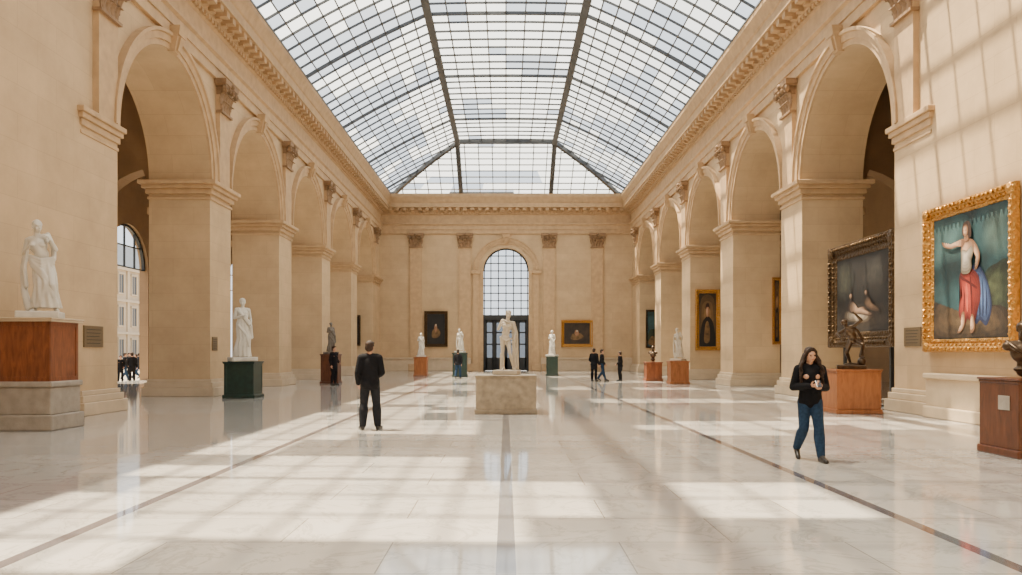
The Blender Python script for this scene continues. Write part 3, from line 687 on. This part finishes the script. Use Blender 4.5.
# ---------------------------------------------------------------- statues
def statue(kind,mat,vox=.013):
    if kind=='draped':
        J=pose(pelvis=(.05,0,.94),hipR=(-.04,0,.92),hipL=(.14,0,.90),knL=(.22,-.16,.53),anL=(.24,.07,.1),toL=(.30,-.08,.05),knR=(-.06,-.01,.5),anR=(-.09,.02,.09),
          waist=(.02,0,1.09),chest=(-.035,.0,1.27),neck=(-.055,.0,1.45),head=(-.05,-.04,1.61),shL=(.115,-.03,1.44),shR=(-.215,.03,1.36),elR=(-.29,.09,1.10),wrR=(-.17,-.13,1.22),elL=(.26,-.02,1.20),wrL=(.20,-.2,1.36),hr=(6,-8,38),curl=.5)
        f=Fig(); torso(f,J)
        for s in 'LR': arm(f,J,s); leg(f,J,s); foot(f,J,s); hand(f,J,s,.6)
        headgeo(f,J); f.ell(J['head']+V((0,.02,.05)),(.088,.1,.085)); f.ell(J['head']+V((0,.03,.10)),(.05,.05,.045)); body=f
        d=Fig(); d.loft([(.10,.02,.10,.24,.17,.10),(.09,.0,.3,.22,.165,.10),(.09,-.03,.55,.2,.165,.08),(.07,-.01,.75,.19,.15,.07),(.05,0,.92,.18,.14,.06),(.03,0,1.02,.16,.12,.04)],pl=10,tw=1.1)
        for q in range(4):
            o_=.035*q
            d.chain([(V((.22,-.04,1.04-o_)),.032),(V((.04,-.145,.98-o_*1.6)),.03),(V((-.15,-.06,1.06-o_*1.2)),.03)])
            d.chain([(V((-.13,-.08,.98-o_)),.028),(V((.06,-.165,.78-o_)),.028),(V((.2,-.15,.5-o_)),.026),(V((.27,-.06,.2)),.03)])
        d.chain([(V((.22,-.0,1.02)),.045),(V((.2,.12,1.25)),.045),(V((.12,.02,1.48)),.045),(V((.13,-.1,1.34)),.03)])
        d.chain([(V((-.27,.09,1.1)),.045),(V((-.30,.07,.8)),.05),(V((-.27,.05,.4)),.06),(V((-.2,.05,.1)),.07)])
        d.chain([(V((-.2,-.06,1.16)),.03),(V((-.25,-.04,.85)),.035),(V((-.23,0,.5)),.04)])
    elif kind=='robed':
        J=pose(elR=(-.24,.0,1.16),wrR=(-.06,-.17,1.22),elL=(.24,.03,1.14),wrL=(.2,-.14,.98),hr=(6,0,-25))
        f=Fig(); torso(f,J,0,True)
        for s in 'LR': arm(f,J,s); foot(f,J,s); hand(f,J,s,.6); leg(f,J,s)
        headgeo(f,J,True); f.ell(J['head']+V((0,.03,.04)),(.088,.105,.09)); f.ell(J['head']+V((0,.12,.02)),(.045,.05,.045)); body=f
        d=Fig(); d.loft([(0,.02,.04,.25,.2,.09),(0,.01,.3,.22,.18,.09),(.03,-.03,.58,.2,.17,.08),(.02,0,.8,.19,.15,.07),(0,0,.98,.18,.14,.05),(0,0,1.12,.15,.115,.03),(0,0,1.3,.17,.125,.04),(0,.01,1.42,.12,.09,.02)],pl=11)
        d.chain([(V((-.17,.02,1.42)),.05),(V((-.05,-.14,1.25)),.04),(V((.12,-.13,1.08)),.045),(V((.2,-.1,.95)),.05),(V((.24,-.08,.6)),.05)])
        d.chain([(V((-.12,-.02,1.44)),.04),(V((.0,-.15,1.15)),.035),(V((.14,-.14,.98)),.04)])
        d.chain([(V((-.15,-.1,.95)),.03),(V((.03,-.19,.7)),.03),(V((.14,-.18,.35)),.03)])
    elif kind=='cloaked':
        J=pose(pelvis=(-.05,0,.94),waist=(-.03,0,1.09),chest=(.01,.01,1.28),neck=(.03,.01,1.46),head=(.05,-.02,1.62),shL=(.17,0,1.37),shR=(-.135,.01,1.44),
          hipR=(-.12,0,.92),hipL=(.03,0,.90),knL=(.12,-.15,.5),anL=(.19,.02,.09),toL=(.25,-.11,.04),knR=(-.12,0,.5),anR=(-.09,.02,.09),toR=(-.11,-.14,.03),
          elR=(-.25,.0,1.2),wrR=(-.12,-.18,1.33),elL=(.25,.05,1.12),wrL=(.24,-.1,.92),hr=(4,0,35))
        f=Fig(); torso(f,J,-.014)
        for s in 'LR': arm(f,J,s,-.004); leg(f,J,s,-.010); foot(f,J,s); hand(f,J,s,.7)
        headgeo(f,J); f.ell(J['head']+V((0,.02,.05)),(.086,.098,.082)); body=f
        d=Fig()
        for k in range(4):
            t=k/3; x=.26-.12*t; y=.10+.03*math.sin(k*2.2)
            d.chain([(V((x*.7+.02,.08,1.40)),.028),(V((x+.02,y,1.1)),.030),(V((x+.03,y+.01,.6)),.034),(V((x+.04,y,.08)),.042)])
        d.chain([(V((-.12,.02,1.47)),.03),(V((.03,-.09,1.41)),.02),(V((.17,0,1.40)),.035)])
        d.chain([(V((.15,-.06,.93)),.025),(V((.0,-.115,.87)),.03),(V((-.18,-.07,.97)),.025)])
        d.chain([(V((-.01,-.115,.87)),.03),(V((-.01,-.115,.76)),.02)])
        d.chain([(V((-.17,.10,.48)),.045),(V((-.15,.09,.05)),.07)])
    elif kind=='bronze':
        J=pose(pelvis=(.06,.0,.80),waist=(.03,-.03,.93),chest=(-.04,-.06,1.08),neck=(-.13,-.1,1.22),head=(-.21,-.14,1.33),
          shL=(.07,-.17,1.25),shR=(-.2,.04,1.12),elL=(.27,-.25,1.42),wrL=(.10,-.32,1.60),elR=(-.40,.14,1.0),wrR=(-.30,-.1,.86),
          hipL=(.14,0,.78),hipR=(-.02,.0,.77),knL=(.32,-.24,.66),anL=(.30,.04,.32),toL=(.36,-.12,.26),knR=(-.14,-.12,.43),anR=(-.02,.10,.1),toR=(-.10,-.04,.04),hr=(0,-30,45))
        f=Fig(); torso(f,J)
        for s in 'LR': arm(f,J,s,.006); leg(f,J,s,.004); foot(f,J,s); hand(f,J,s,.7)
        headgeo(f,J); f.ell(J['head']+V((.01,.02,.04)),(.09,.1,.09)); body=f
        d=Fig(); d.chain([(V((-.02,.06,1.24)),.04),(V((.18,.17,1.12)),.045),(V((.30,.19,.9)),.05),(V((.34,.14,.6)),.05),(V((.30,.1,.3)),.08)])
        d.chain([(V((-.08,.08,.92)),.035),(V((.04,-.12,.80)),.04),(V((.22,.02,.78)),.045),(V((.34,.14,.7)),.045)])
        d.ell((.30,.0,.13),(.13,.17,.15)); d.ell((.05,.06,.04),(.28,.2,.06))
    elif kind=='bust':
        J=pose(chest=(0,0,.28),waist=(0,0,.18),neck=(0,.01,.46),head=(0,-.02,.63),shL=(.17,0,.40),shR=(-.17,0,.40),hr=(8,0,20))
        f=Fig(); f.ell((0,0,.28),(.17,.12,.16)); f.cap((.2,0,.38),(-.2,0,.38),.07,.07); f.cap((0,0,0),(0,0,.25),.09,.07); f.ell((0,0,.03),(.13,.13,.05))
        f.cap((.04,0,.42),(.18,0,.4),.055,.06); f.cap((-.04,0,.42),(-.18,0,.4),.055,.06)
        headgeo(f,J); f.ell(J['head']+V((0,.03,.04)),(.092,.105,.09)); body=f
        d=Fig(); d.chain([(V((-.2,.02,.44)),.04),(V((-.08,-.13,.33)),.035),(V((.08,-.12,.24)),.035),(V((.2,-.03,.22)),.03)])
    me=body.finish('statue',vox,1); me.materials.append(mat)
    o=mko('statue',me)
    dm=d.finish('drapery',vox,1); parented('drapery',dm,mat,o)
    if kind!='bust':
        bm=bmesh.new(); wd=.36 if kind!='bronze' else .42; box(bm,-wd,wd,-.3,.32,-.098,.03,.02); mk('statue_base',bm,mat,parent=o)
    return o
def place(o,x,y,z,rz,sc,label,mat=None):
    o.location=(x,y,z+.1*sc); o.rotation_euler=(0,0,rz); o.scale=(sc,)*3; o['label']=label; o['category']='statue'
    return o
def recolor(o,mat):
    for q in [o]+list(o.children):
        q.data=q.data.copy(); q.data.materials.clear(); q.data.materials.append(mat)
def pedestal(x,yf,w,h,mat,label,base=None,style=0,dep=None,capmat=None,plain=False):
    dep=dep or w; y=yf+dep/2
    o=empty('pedestal',(x,y,0),label,'pedestal')
    a=w/2; b=dep/2
    bh=.12 if not style else 1.0; ch=.08
    bm=bmesh.new()
    if style==1:
        box(bm,-a,a,-b,b,0,.32,.03); box(bm,-a+.06,a-.06,-b+.06,b-.06,.32,.88,.02); box(bm,-a+.02,a-.02,-b+.02,b-.02,.88,1.0,.03)
    else:
        box(bm,-a,a,-b,b,0,bh,.02)
    mk('base',bm,base or mat,parent=o)
    i=(.06 if not style else .1) if not plain else .03
    bm=bmesh.new(); box(bm,-a+i,a-i,-b+i,b-i,bh,h-ch,.012)
    t=.012; g=.09
    if not plain:
        for sx in (-1,1):
            x0,x1=sorted((sx*(a-i),sx*(a-i+t)))
            for (ya,yb,za,zb) in ((-b+i,b-i,bh,bh+g),(-b+i,b-i,h-ch-g,h-ch),(-b+i,-b+i+g,bh+g,h-ch-g),(b-i-g,b-i,bh+g,h-ch-g)): box(bm,x0,x1,ya,yb,za,zb)
        y0,y1=-(b-i+t),-(b-i)
        for (xa,xb,za,zb) in ((-a+i,a-i,bh,bh+g),(-a+i,a-i,h-ch-g,h-ch),(-a+i,-a+i+g,bh+g,h-ch-g),(a-i-g,a-i,bh+g,h-ch-g)): box(bm,xa,xb,y0,y1,za,zb)
    mk('body',bm,mat,parent=o)
    bm=bmesh.new(); box(bm,-a+.02,a-.02,-b+.02,b-.02,h-ch,h-.036,.01); box(bm,-a,a,-b,b,h-.035,h,.012); mk('cap',bm,capmat or mat,parent=o)
    return (x,y,h,o)
x,y,h,_=pedestal(-9.87,15.95,1.4,2.30,M_wood,'mahogany pedestal on a tall grey stone base',base=M_greyst,style=1,dep=1.25,capmat=M_plinth)
stA=place(statue('draped',M_marble,.012),x+.1,y,h,math.radians(20),1.12,'white marble statue with drapery on mahogany pedestal')
x,y,h,_=pedestal(wx(242,27.6),27.2,1.12,1.27,M_green,'dark green pedestal beside the arcade pier')
stB=place(statue('robed',M_marble,.013),x,y-.1,h,math.radians(35),1.20,'white marble robed statue on dark green pedestal')
x,y,h,_=pedestal(.0,20.3,1.62,1.0,M_pedst,'wide tan stone pedestal in the centre aisle',dep=1.5,plain=True)
stC=place(statue('cloaked',M_cream,.012),x+.02,y,h,math.radians(-10),.93,'pale marble cloaked statue on tan stone pedestal')
x,y,h,_=pedestal(wx(848,21.0),20.3,1.2,1.15,M_woodl,'orange wooden pedestal before the arcade',plain=True)
stD=place(statue('bronze',M_bronze,.012),x+.0,y-.1,h,math.radians(-20),.84,'dark bronze twisting figure on orange wooden pedestal')
x,y,h,_=pedestal(8.27,11.75,1.3,1.2,M_woodd,'dark walnut pedestal with small plaque',dep=1.05,plain=True)
bst=place(statue('bust',M_bronze,.011),x-.24,y-.0,h,math.radians(-30),1.02,'dark bronze bust on walnut pedestal')
bm=bmesh.new(); box(bm,-.14,.14,-.013,-.001,-.11,.11,.004); q=mk('plaque',bm,M_greyst,label='small grey plaque fixed on walnut pedestal',cat='plaque'); q.location=(x-.65+.03,y-.15,.82); q.rotation_euler=(0,0,-math.pi/2)
def far(px,d,w,h,mat,src,sth,lab,rz,smat=None,plab=''):
    x,y,hh,_=pedestal(wx(px,d+w/2),d,w,h,mat,plab)
    s=sth/1.84 if src is not bst else sth/.76
    c=clone(src,rotz=math.radians(rz)); place(c,x,y,hh,math.radians(rz),s,lab)
    if smat: recolor(c,smat)
far(421,52.7,.95,1.27,M_woodl,stB,1.6,'pale marble robed statue on reddish wooden pedestal',10,plab='reddish wooden pedestal near the end wall')
far(460,50.5,1.0,1.55,M_green,stA,1.55,'pale marble draped statue on dark green pedestal',-20,plab='tall dark green pedestal near the entrance')
far(552,52.7,.85,1.3,M_green,stB,1.75,'pale marble robed statue on green pedestal',-30,plab='slim green pedestal near the end wall')
far(678,39.3,1.0,1.15,M_woodl,stA,1.65,'cream marble draped statue on wooden pedestal',-40,M_cream,plab='orange wooden pedestal along the arcade')
far(653,43.4,.95,1.05,M_wood,bst,.8,'small dark bronze bust on mahogany pedestal',-40,plab='mahogany pedestal along the arcade')
far(331,39.6,.95,1.5,M_woodd,stB,1.6,'dark grey stone statue on dark pedestal beside arcade',40,M_dkst,plab='dark walnut pedestal along the arcade')

# ---------------------------------------------------------------- paintings
def smoothpoly(pts,n=6):
    out=[]; m=len(pts)
    for i in range(m):
        p0,p1,p2,p3=[Vector(pts[(i+k-1)%m]) for k in range(4)]
        for j in range(n):
            t=j/n; out.append(.5*((2*p1)+(-p0+p2)*t+(2*p0-5*p1+4*p2-p3)*t*t+(-p0+3*p1-3*p2+p3)*t*t*t))
    return out
PC={}
def paint(c,nz=.35,sc=3):
    k=(tuple(c),nz)
    if k not in PC: PC[k]=simple('oil_paint',c,.6,0,nz,sc,.2,40)
    return PC[k]
def lerpc(a,b,t): return tuple(x+(y-x)*t for x,y in zip(a,b))
def shaded(dark,light,pts,n=5,shift=(-.012,.012),nz=.2,sc=5):
    out=[]; cx=sum(p[0] for p in pts)/len(pts)+shift[0]*2; cy=sum(p[1] for p in pts)/len(pts)+shift[1]*2
    for k in range(n):
        t=k/n; col=lerpc(dark,light,(k/(n-1)))
        out.append((paint(col,nz,sc),[(cx+(p[0]-cx)*(1-t*.85),cy+(p[1]-cy)*(1-t*.85)) for p in pts]))
    return out
def painting(label,loc,w,h,rz,fw,frame,bg,shapes,name='framed_painting'):
    o=empty(name,loc,label,'painting',rotz=rz)
    bm=bmesh.new(); pr=[(-.02,-.02),(.0,-.06),(fw*.15,-.07),(fw*.3,-.045),(fw*.55,-.10),(fw*.8,-.17),(fw*.92,-.17),(fw,-.11),(fw,0),(-.02,0)]
    rows=[]
    for sx,sz in ((-1,-1),(1,-1),(1,1),(-1,1)):
        rows.append([bm.verts.new((sx*(w/2+a),y,sz*(h/2+a))) for a,y in pr])
    for i in range(4):
        A,B=rows[i],rows[(i+1)%4]
        for j in range(len(pr)): bm.faces.new((A[j],A[(j+1)%len(pr)],B[(j+1)%len(pr)],B[j]))
    if fw>.2:
        for sx in (-1,1):
            for sz in (-1,1):
                bmesh.ops.create_uvsphere(bm,u_segments=10,v_segments=8,radius=1,matrix=Matrix.Translation((sx*(w/2+fw*.6),-.13,sz*(h/2+fw*.6)))@Matrix.Diagonal((fw*.42,.07,fw*.42,1)))
        br=.03+fw*.06
        nb=int(h/.16)
        for k in range(nb):
            for sx in (-1,1):
                bmesh.ops.create_uvsphere(bm,u_segments=6,v_segments=5,radius=br,matrix=Matrix.Translation((sx*(w/2+fw*.72),-.16,-h/2+(k+.5)*h/nb)))
                bmesh.ops.create_uvsphere(bm,u_segments=6,v_segments=5,radius=br*.7,matrix=Matrix.Translation((sx*(w/2+fw*.42),-.08,-h/2+(k+.5)*h/nb)))
        nb=int(w/.16)
        for k in range(nb):
            for sz in (-1,1):
                bmesh.ops.create_uvsphere(bm,u_segments=6,v_segments=5,radius=br,matrix=Matrix.Translation((-w/2+(k+.5)*w/nb,-.16,sz*(h/2+fw*.72))))
                bmesh.ops.create_uvsphere(bm,u_segments=6,v_segments=5,radius=br*.7,matrix=Matrix.Translation((-w/2+(k+.5)*w/nb,-.08,sz*(h/2+fw*.42))))
    mk('picture_frame',bm,frame,parent=o,smooth=False)
    bm=bmesh.new(); mats=[bg]
    box(bm,-w/2,w/2,-.03,-.01,-h/2,h/2)
    for k,(mat,pts) in enumerate(shapes):
        if mat not in mats: mats.append(mat)
        y=-.031-.0006*(k+1)
        P=smoothpoly(pts)
        f=bm.faces.new([bm.verts.new((-w/2+max(0.01,min(.99,p[0]))*w,y,-h/2+max(.01,min(.99,p[1]))*h)) for p in P]); f.material_index=mats.index(mat)
    bmesh.ops.triangulate(bm,faces=[f for f in bm.faces if len(f.verts)>4])
    mk('canvas',bm,mats,parent=o)
    return o
sD=(.17,.08,.04); sL=(.60,.38,.24); rD=(.09,.006,.005); rL=(.42,.045,.025); bD=(.008,.015,.05); bL=(.08,.14,.30)
SK=paint((.50,.28,.16),.25,4); SKs=paint((.27,.13,.065),.3,5)
TEAL=paint((.010,.036,.042),.8,1.0); BRN=paint((.028,.016,.008),.6,2); DK=paint((.005,.0035,.0025),.8,1.5); OCH=paint((.14,.075,.025),.6,3); WHT=paint((.45,.38,.28),.35,6); GRN=paint((.018,.028,.013),.6,2); HAIR=paint((.03,.012,.006),.3,8); TEALl=paint((.03,.075,.08),.7,1.2)
fig1=shaded((.012,.04,.045),(.045,.10,.10),[(.0,.6),(.2,.62),(.42,.66),(.5,.95),(.2,.99),(.0,.99)],8,nz=.5,sc=1.5)+shaded((.012,.04,.045),(.05,.09,.08),[(.66,.75),(.75,.95),(.99,.98),(.99,.6),(.8,.6)],8,nz=.5,sc=1.5)
fig1+=shaded((.012,.02,.012),(.035,.045,.02),[(.6,.3),(.72,.5),(.85,.55),(.99,.55),(.99,.2),(.7,.15)],5,nz=.6)
fig1+=shaded((.015,.009,.005),(.09,.055,.025),[(.01,.01),(.99,.01),(.99,.2),(.8,.25),(.6,.22),(.3,.2),(.15,.27),(.01,.3)],6,nz=.5)
fig1+=shaded(bD,bL,[(.50,.52),(.62,.57),(.72,.48),(.78,.36),(.8,.22),(.74,.1),(.66,.14),(.6,.12),(.52,.3)],6,(.01,.02))
for a_ in (0,1,2): fig1+=[(paint(bD,.4,5),[(.64+.045*a_,.5-.05*a_),(.66+.045*a_,.4-.05*a_),(.665+.04*a_,.2),(.65+.04*a_,.18),(.645+.045*a_,.32)])]
fig1+=shaded(rD,rL,[(.39,.5),(.46,.55),(.54,.55),(.64,.48),(.67,.34),(.63,.22),(.58,.12),(.5,.16),(.45,.11),(.38,.2),(.40,.34)],7,(-.02,.02))
fig1+=[(paint(rD,.4,5),[(.53,.5),(.56,.4),(.565,.2),(.55,.18),(.545,.3)]),(paint(rD,.4,5),[(.45,.42),(.47,.32),(.455,.2),(.445,.2),(.45,.3)]),(paint(rD,.4,5),[(.41,.5),(.5,.46),(.62,.40),(.61,.385),(.5,.44),(.42,.47)]),(paint((.5,.09,.05),.2,5),[(.485,.44),(.51,.36),(.505,.22),(.49,.24),(.48,.36)])]
fig1+=shaded(sD,sL,[(.42,.2),(.46,.21),(.465,.12),(.42,.065),(.37,.05),(.375,.07),(.42,.11)],4,(-.003,0))+shaded(sD,sL,[(.55,.18),(.585,.18),(.6,.09),(.57,.05),(.54,.06)],3)
fig1+=shaded(sD,sL,[(.56,.77),(.63,.71),(.665,.63),(.64,.55),(.6,.53),(.605,.56),(.625,.62),(.58,.68)],4,(0,0))
fig1+=shaded(sD,sL,[(.43,.75),(.46,.775),(.5,.785),(.55,.775),(.585,.74),(.585,.67),(.56,.61),(.555,.56),(.54,.52),(.44,.52),(.43,.58),(.44,.64),(.42,.69)],7,(-.012,.012))
fig1+=shaded((.2,.16,.11),(.6,.54,.44),[(.425,.69),(.46,.70),(.5,.69),(.56,.72),(.585,.68),(.56,.61),(.56,.55),(.52,.51),(.43,.52),(.425,.6)],5)
fig1+=shaded(sD,sL,[(.46,.785),(.38,.78),(.28,.765),(.2,.775),(.16,.80),(.15,.79),(.185,.755),(.28,.73),(.38,.735),(.45,.73)],4,(0,.002))
fig1+=[(HAIR,[(.44,.85),(.455,.9),(.5,.92),(.545,.9),(.56,.85),(.555,.79),(.5,.79),(.45,.81)]),(SKs,[(.47,.80),(.51,.81),(.525,.77),(.475,.765)])]+shaded(sD,sL,[(.45,.85),(.46,.885),(.5,.89),(.52,.86),(.515,.82),(.485,.795),(.46,.815)],4,(-.004,.002))
fig1+=[(SKs,[(.455,.85),(.472,.853),(.472,.848),(.455,.845)]),(SKs,[(.482,.853),(.505,.85),(.505,.845),(.482,.848)]),(SKs,[(.466,.822),(.486,.822),(.484,.817),(.468,.817)])]
WF=W-.03
painting('large gilt-framed oil of a figure in red and blue drapery',(WF,18.12,3.37),2.95,2.95,-math.pi/2,.30,M_gold,TEAL,fig1)
d2=(.03,.014,.007); l2=(.34,.21,.13)
fig2=shaded((.006,.004,.003),(.032,.019,.009),[(.02,.02),(.98,.02),(.98,.33),(.7,.36),(.4,.38),(.02,.3)],5,nz=.6)
fig2+=shaded((.006,.004,.003),(.014,.013,.010),[(.5,.62),(.62,.9),(.85,.95),(.97,.86),(.95,.6),(.7,.55)],5,nz=.7)
fig2+=shaded((.005,.005,.003),(.014,.015,.008),[(.03,.45),(.06,.9),(.2,.95),(.36,.8),(.3,.5)],4,nz=.7)
fig2+=shaded((.06,.04,.024),(.32,.26,.19),[(.2,.28),(.34,.29),(.5,.25),(.7,.2),(.6,.13),(.36,.13),(.18,.18)],4)
fig2+=shaded(d2,l2,[(.24,.34),(.28,.42),(.34,.42),(.38,.35),(.48,.31),(.56,.33),(.62,.27),(.74,.22),(.73,.19),(.6,.21),(.5,.23),(.38,.24),(.28,.27)],5)
fig2+=shaded(d2,l2,[(.27,.48),(.295,.52),(.33,.51),(.335,.46),(.3,.435)],3)
fig2+=shaded((.012,.006,.003),(.17,.095,.05),[(.56,.38),(.60,.45),(.66,.44),(.72,.36),(.82,.3),(.86,.24),(.78,.23),(.66,.27),(.6,.31)],5)+shaded(d2,(.24,.14,.08),[(.575,.50),(.60,.535),(.63,.52),(.63,.475),(.6,.455)],3)
pc=(11.25,24.95,3.45)
painting('large dark oil of pale figures in ornate dark frame',pc,3.65,2.45,-math.pi/2,.48,M_dgold,DK,fig2)
ds=empty('display_stand',(pc[0]+.1,pc[1],0),'dark metal display stand holding a large painting','display stand')
for yy in (-1.6,1.6):
    bm=bmesh.new(); box(bm,-.0,.1,yy-.05,yy+.05,0.05,4.8,.01); mk('post',bm,M_iron,parent=ds)
    bm=bmesh.new(); box(bm,-.3,.4,yy-.08,yy+.08,0,.05,.01); mk('foot',bm,M_iron,parent=ds)
for z in (2.2,4.4):
    bm=bmesh.new(); box(bm,0,.06,-1.6,1.6,z,z+.1); mk('crossbar',bm,M_iron,parent=ds)
portrait=[(DK,[(.1,.02),(.9,.02),(.85,.4),(.62,.55),(.4,.55),(.15,.4)]),(OCH,[(.3,.1),(.6,.1),(.62,.35),(.5,.48),(.36,.4)]),(SKs,[(.4,.66),(.44,.74),(.54,.75),(.59,.67),(.55,.57),(.46,.56)]),(SK,[(.41,.66),(.45,.72),(.5,.72),(.5,.6),(.45,.58)]),(HAIR,[(.37,.7),(.42,.8),(.56,.81),(.62,.7),(.56,.74),(.45,.74)])]
portraitw=shaded((.03,.018,.008),(.20,.11,.04),[(.02,.02),(.98,.02),(.98,.98),(.02,.98)],4)+portrait
scape=[(TEALl,[(.01,.55),(.99,.5),(.99,.99),(.01,.99)]),(GRN,[(.01,.3),(.4,.5),(.7,.4),(.99,.55),(.99,.1),(.01,.1)]),(OCH,[(.1,.15),(.5,.3),(.9,.2),(.8,.05),(.2,.05)])]
still=[(OCH,[(.25,.3),(.35,.5),(.45,.4),(.6,.52),(.75,.35),(.6,.22),(.35,.2)]),(SKs,[(.4,.5),(.45,.66),(.55,.62),(.56,.45),(.48,.38)]),(WHT,[(.46,.6),(.48,.66),(.53,.65),(.52,.58)])]
d=PIERS[3]-HP-.03
painting('gilt-framed portrait oil hung on an arcade pier',((wx(694,d)+wx(721,d))/2,d,(wz(288,d)+wz(352,d))/2),1.0,3.1,0,.22,M_gold,BRN,portraitw)
d=PIERS[5]-HP-.03
painting('tall teal landscape oil in dark frame',((wx(646,d)+wx(658,d))/2,d,(wz(308,d)+wz(350,d))/2),.75,2.8,0,.12,M_dgold,TEAL,scape)
painting('tall dark portrait oil on the arcade pier',(-(wx(658,d)),d,(wz(316,d)+wz(345,d))/2),.8,2.2,0,.12,M_dgold,DK,portrait)
d=PIERS[2]-HP-.03
painting('narrow gilt-framed oil on the arcade pier reveal',(wx(777.5,d)-.03,d,(wz(277,d)+wz(345,d))/2),.22,2.9,0,.12,M_gold,BRN,portraitw)
d=YF-.03
painting('dark oil still life in black and gold frame',(wx(436,d),d,(wz(311,d)+wz(347,d))/2),1.5,2.55,0,.24,M_dgold,DK,still)
painting('wide dark oil in gilt frame on the end wall',(wx(577,d),d,(wz(320,d)+wz(347,d))/2),2.2,1.8,0,.24,M_gold,BRN,still)
def plaque(x,y,z,w,h,rz,lab):
    bm=bmesh.new(); box(bm,-w/2,w/2,-.035,-.002,-h/2,h/2,.008)
    for k in range(5): box(bm,-w*.38,w*(.38-.05*(k%3)),-.038,-.035,h*.32-k*h*.16-.008,h*.32-k*h*.16+.008,mi=1)
    o=mk('plaque',bm,[M_plaq,M_iron],label=lab,cat='plaque'); o.location=(x,y,z); o.rotation_euler=(0,0,rz)
plaque(-W,20.4,2.0,.95,.55,math.pi/2,'bronze wall plaque beside the mahogany pedestal')
plaque(W,20.7,2.0,.85,.5,-math.pi/2,'bronze wall plaque beside the large painting')
plaque(-W,28.9,1.9,.5,.5,math.pi/2,'small bronze plaque on arcade pier')

# ---------------------------------------------------------------- outside building
bo=empty('building',(-52,105,-.2),'pale stone building with slate mansard roof across the square','building')
bm=bmesh.new(); box(bm,-8,0,-30,30,0,13.2); 
for z in (4.2,8.6,12.9): box(bm,0,.35,-30,30,z,z+.35)
for k in range(17): box(bm,0,.22,-29.85+k*3.7-.28,-29.85+k*3.7+.28,0,12.9)
mk('facade',bm,M_build,parent=bo)
bm=bmesh.new()
v=[bm.verts.new(q) for q in ((.2,-30,13.2),(.2,30,13.2),(-2.2,30,17),(-2.2,-30,17),(-8,-30,13.2),(-8,30,13.2),(-6,30,17),(-6,-30,17))]
for q in ((0,1,2,3),(3,2,6,7),(7,6,5,4)): bm.faces.new([v[i] for i in q])
mk('roof',bm,M_slate,parent=bo)
wf=None
for r_ in range(3):
    for c_ in range(16):
        yy=-28+c_*3.7; zz=1.0+r_*4.4
        if wf is None:
            bm=bmesh.new(); box(bm,-.02,.06,-.65,.65,0,2.5,mi=0); 
            box(bm,0,.15,-.85,-.65,-.1,2.6,mi=1); box(bm,0,.15,.65,.85,-.1,2.6,mi=1); box(bm,0,.2,-.95,.95,2.5,2.75,mi=1); box(bm,0,.2,-.95,.95,-.2,0,mi=1); box(bm,.05,.1,-.04,.04,0,2.5,mi=1)
            wf=mk('window',bm,[M_dglass,M_build],parent=bo); wf.location=(0,yy,zz)
        else:
            c=wf.copy(); c.parent=bo; COL.objects.link(c); c.location=(0,yy,zz)

# ---------------------------------------------------------------- light
w=bpy.data.worlds.new('World'); S.world=w; w.use_nodes=True; nt=w.node_tree; bg=nt.nodes['Background']
tc=N(nt,'ShaderNodeTexCoord'); nz=N(nt,'ShaderNodeTexNoise'); nz.inputs['Scale'].default_value=3.0; nz.inputs['Detail'].default_value=6
L(nt,tc.outputs['Generated'],nz.inputs['Vector'])
cr=N(nt,'ShaderNodeValToRGB'); cr.color_ramp.elements[0].position=.35; cr.color_ramp.elements[1].position=.7
cr.color_ramp.elements[0].color=(.80,.88,.97,1); cr.color_ramp.elements[1].color=(.94,.96,.98,1)
L(nt,nz.outputs['Fac'],cr.inputs[0]); L(nt,cr.outputs[0],bg.inputs[0]); bg.inputs[1].default_value=2.0
sl=bpy.data.lights.new('sun','SUN'); sl.energy=27; sl.angle=math.radians(.8); sl.color=(1,.84,.61)
so=bpy.data.objects.new('sun',sl); COL.objects.link(so)
so.rotation_euler=V((.31,-.14,-1)).to_track_quat('-Z','Y').to_euler()
so.location=(-20,20,40)
cd=bpy.data.cameras.new('camera'); cam=bpy.data.objects.new('camera',cd); COL.objects.link(cam)
cam.location=(0,0,CH); cam.rotation_euler=(math.pi/2,0,0)
cd.sensor_width=36; cd.lens=36*F/1022; cd.shift_x=5/1022; cd.shift_y=64.5/1022; cd.clip_end=600; cd.clip_start=.1
S.camera=cam
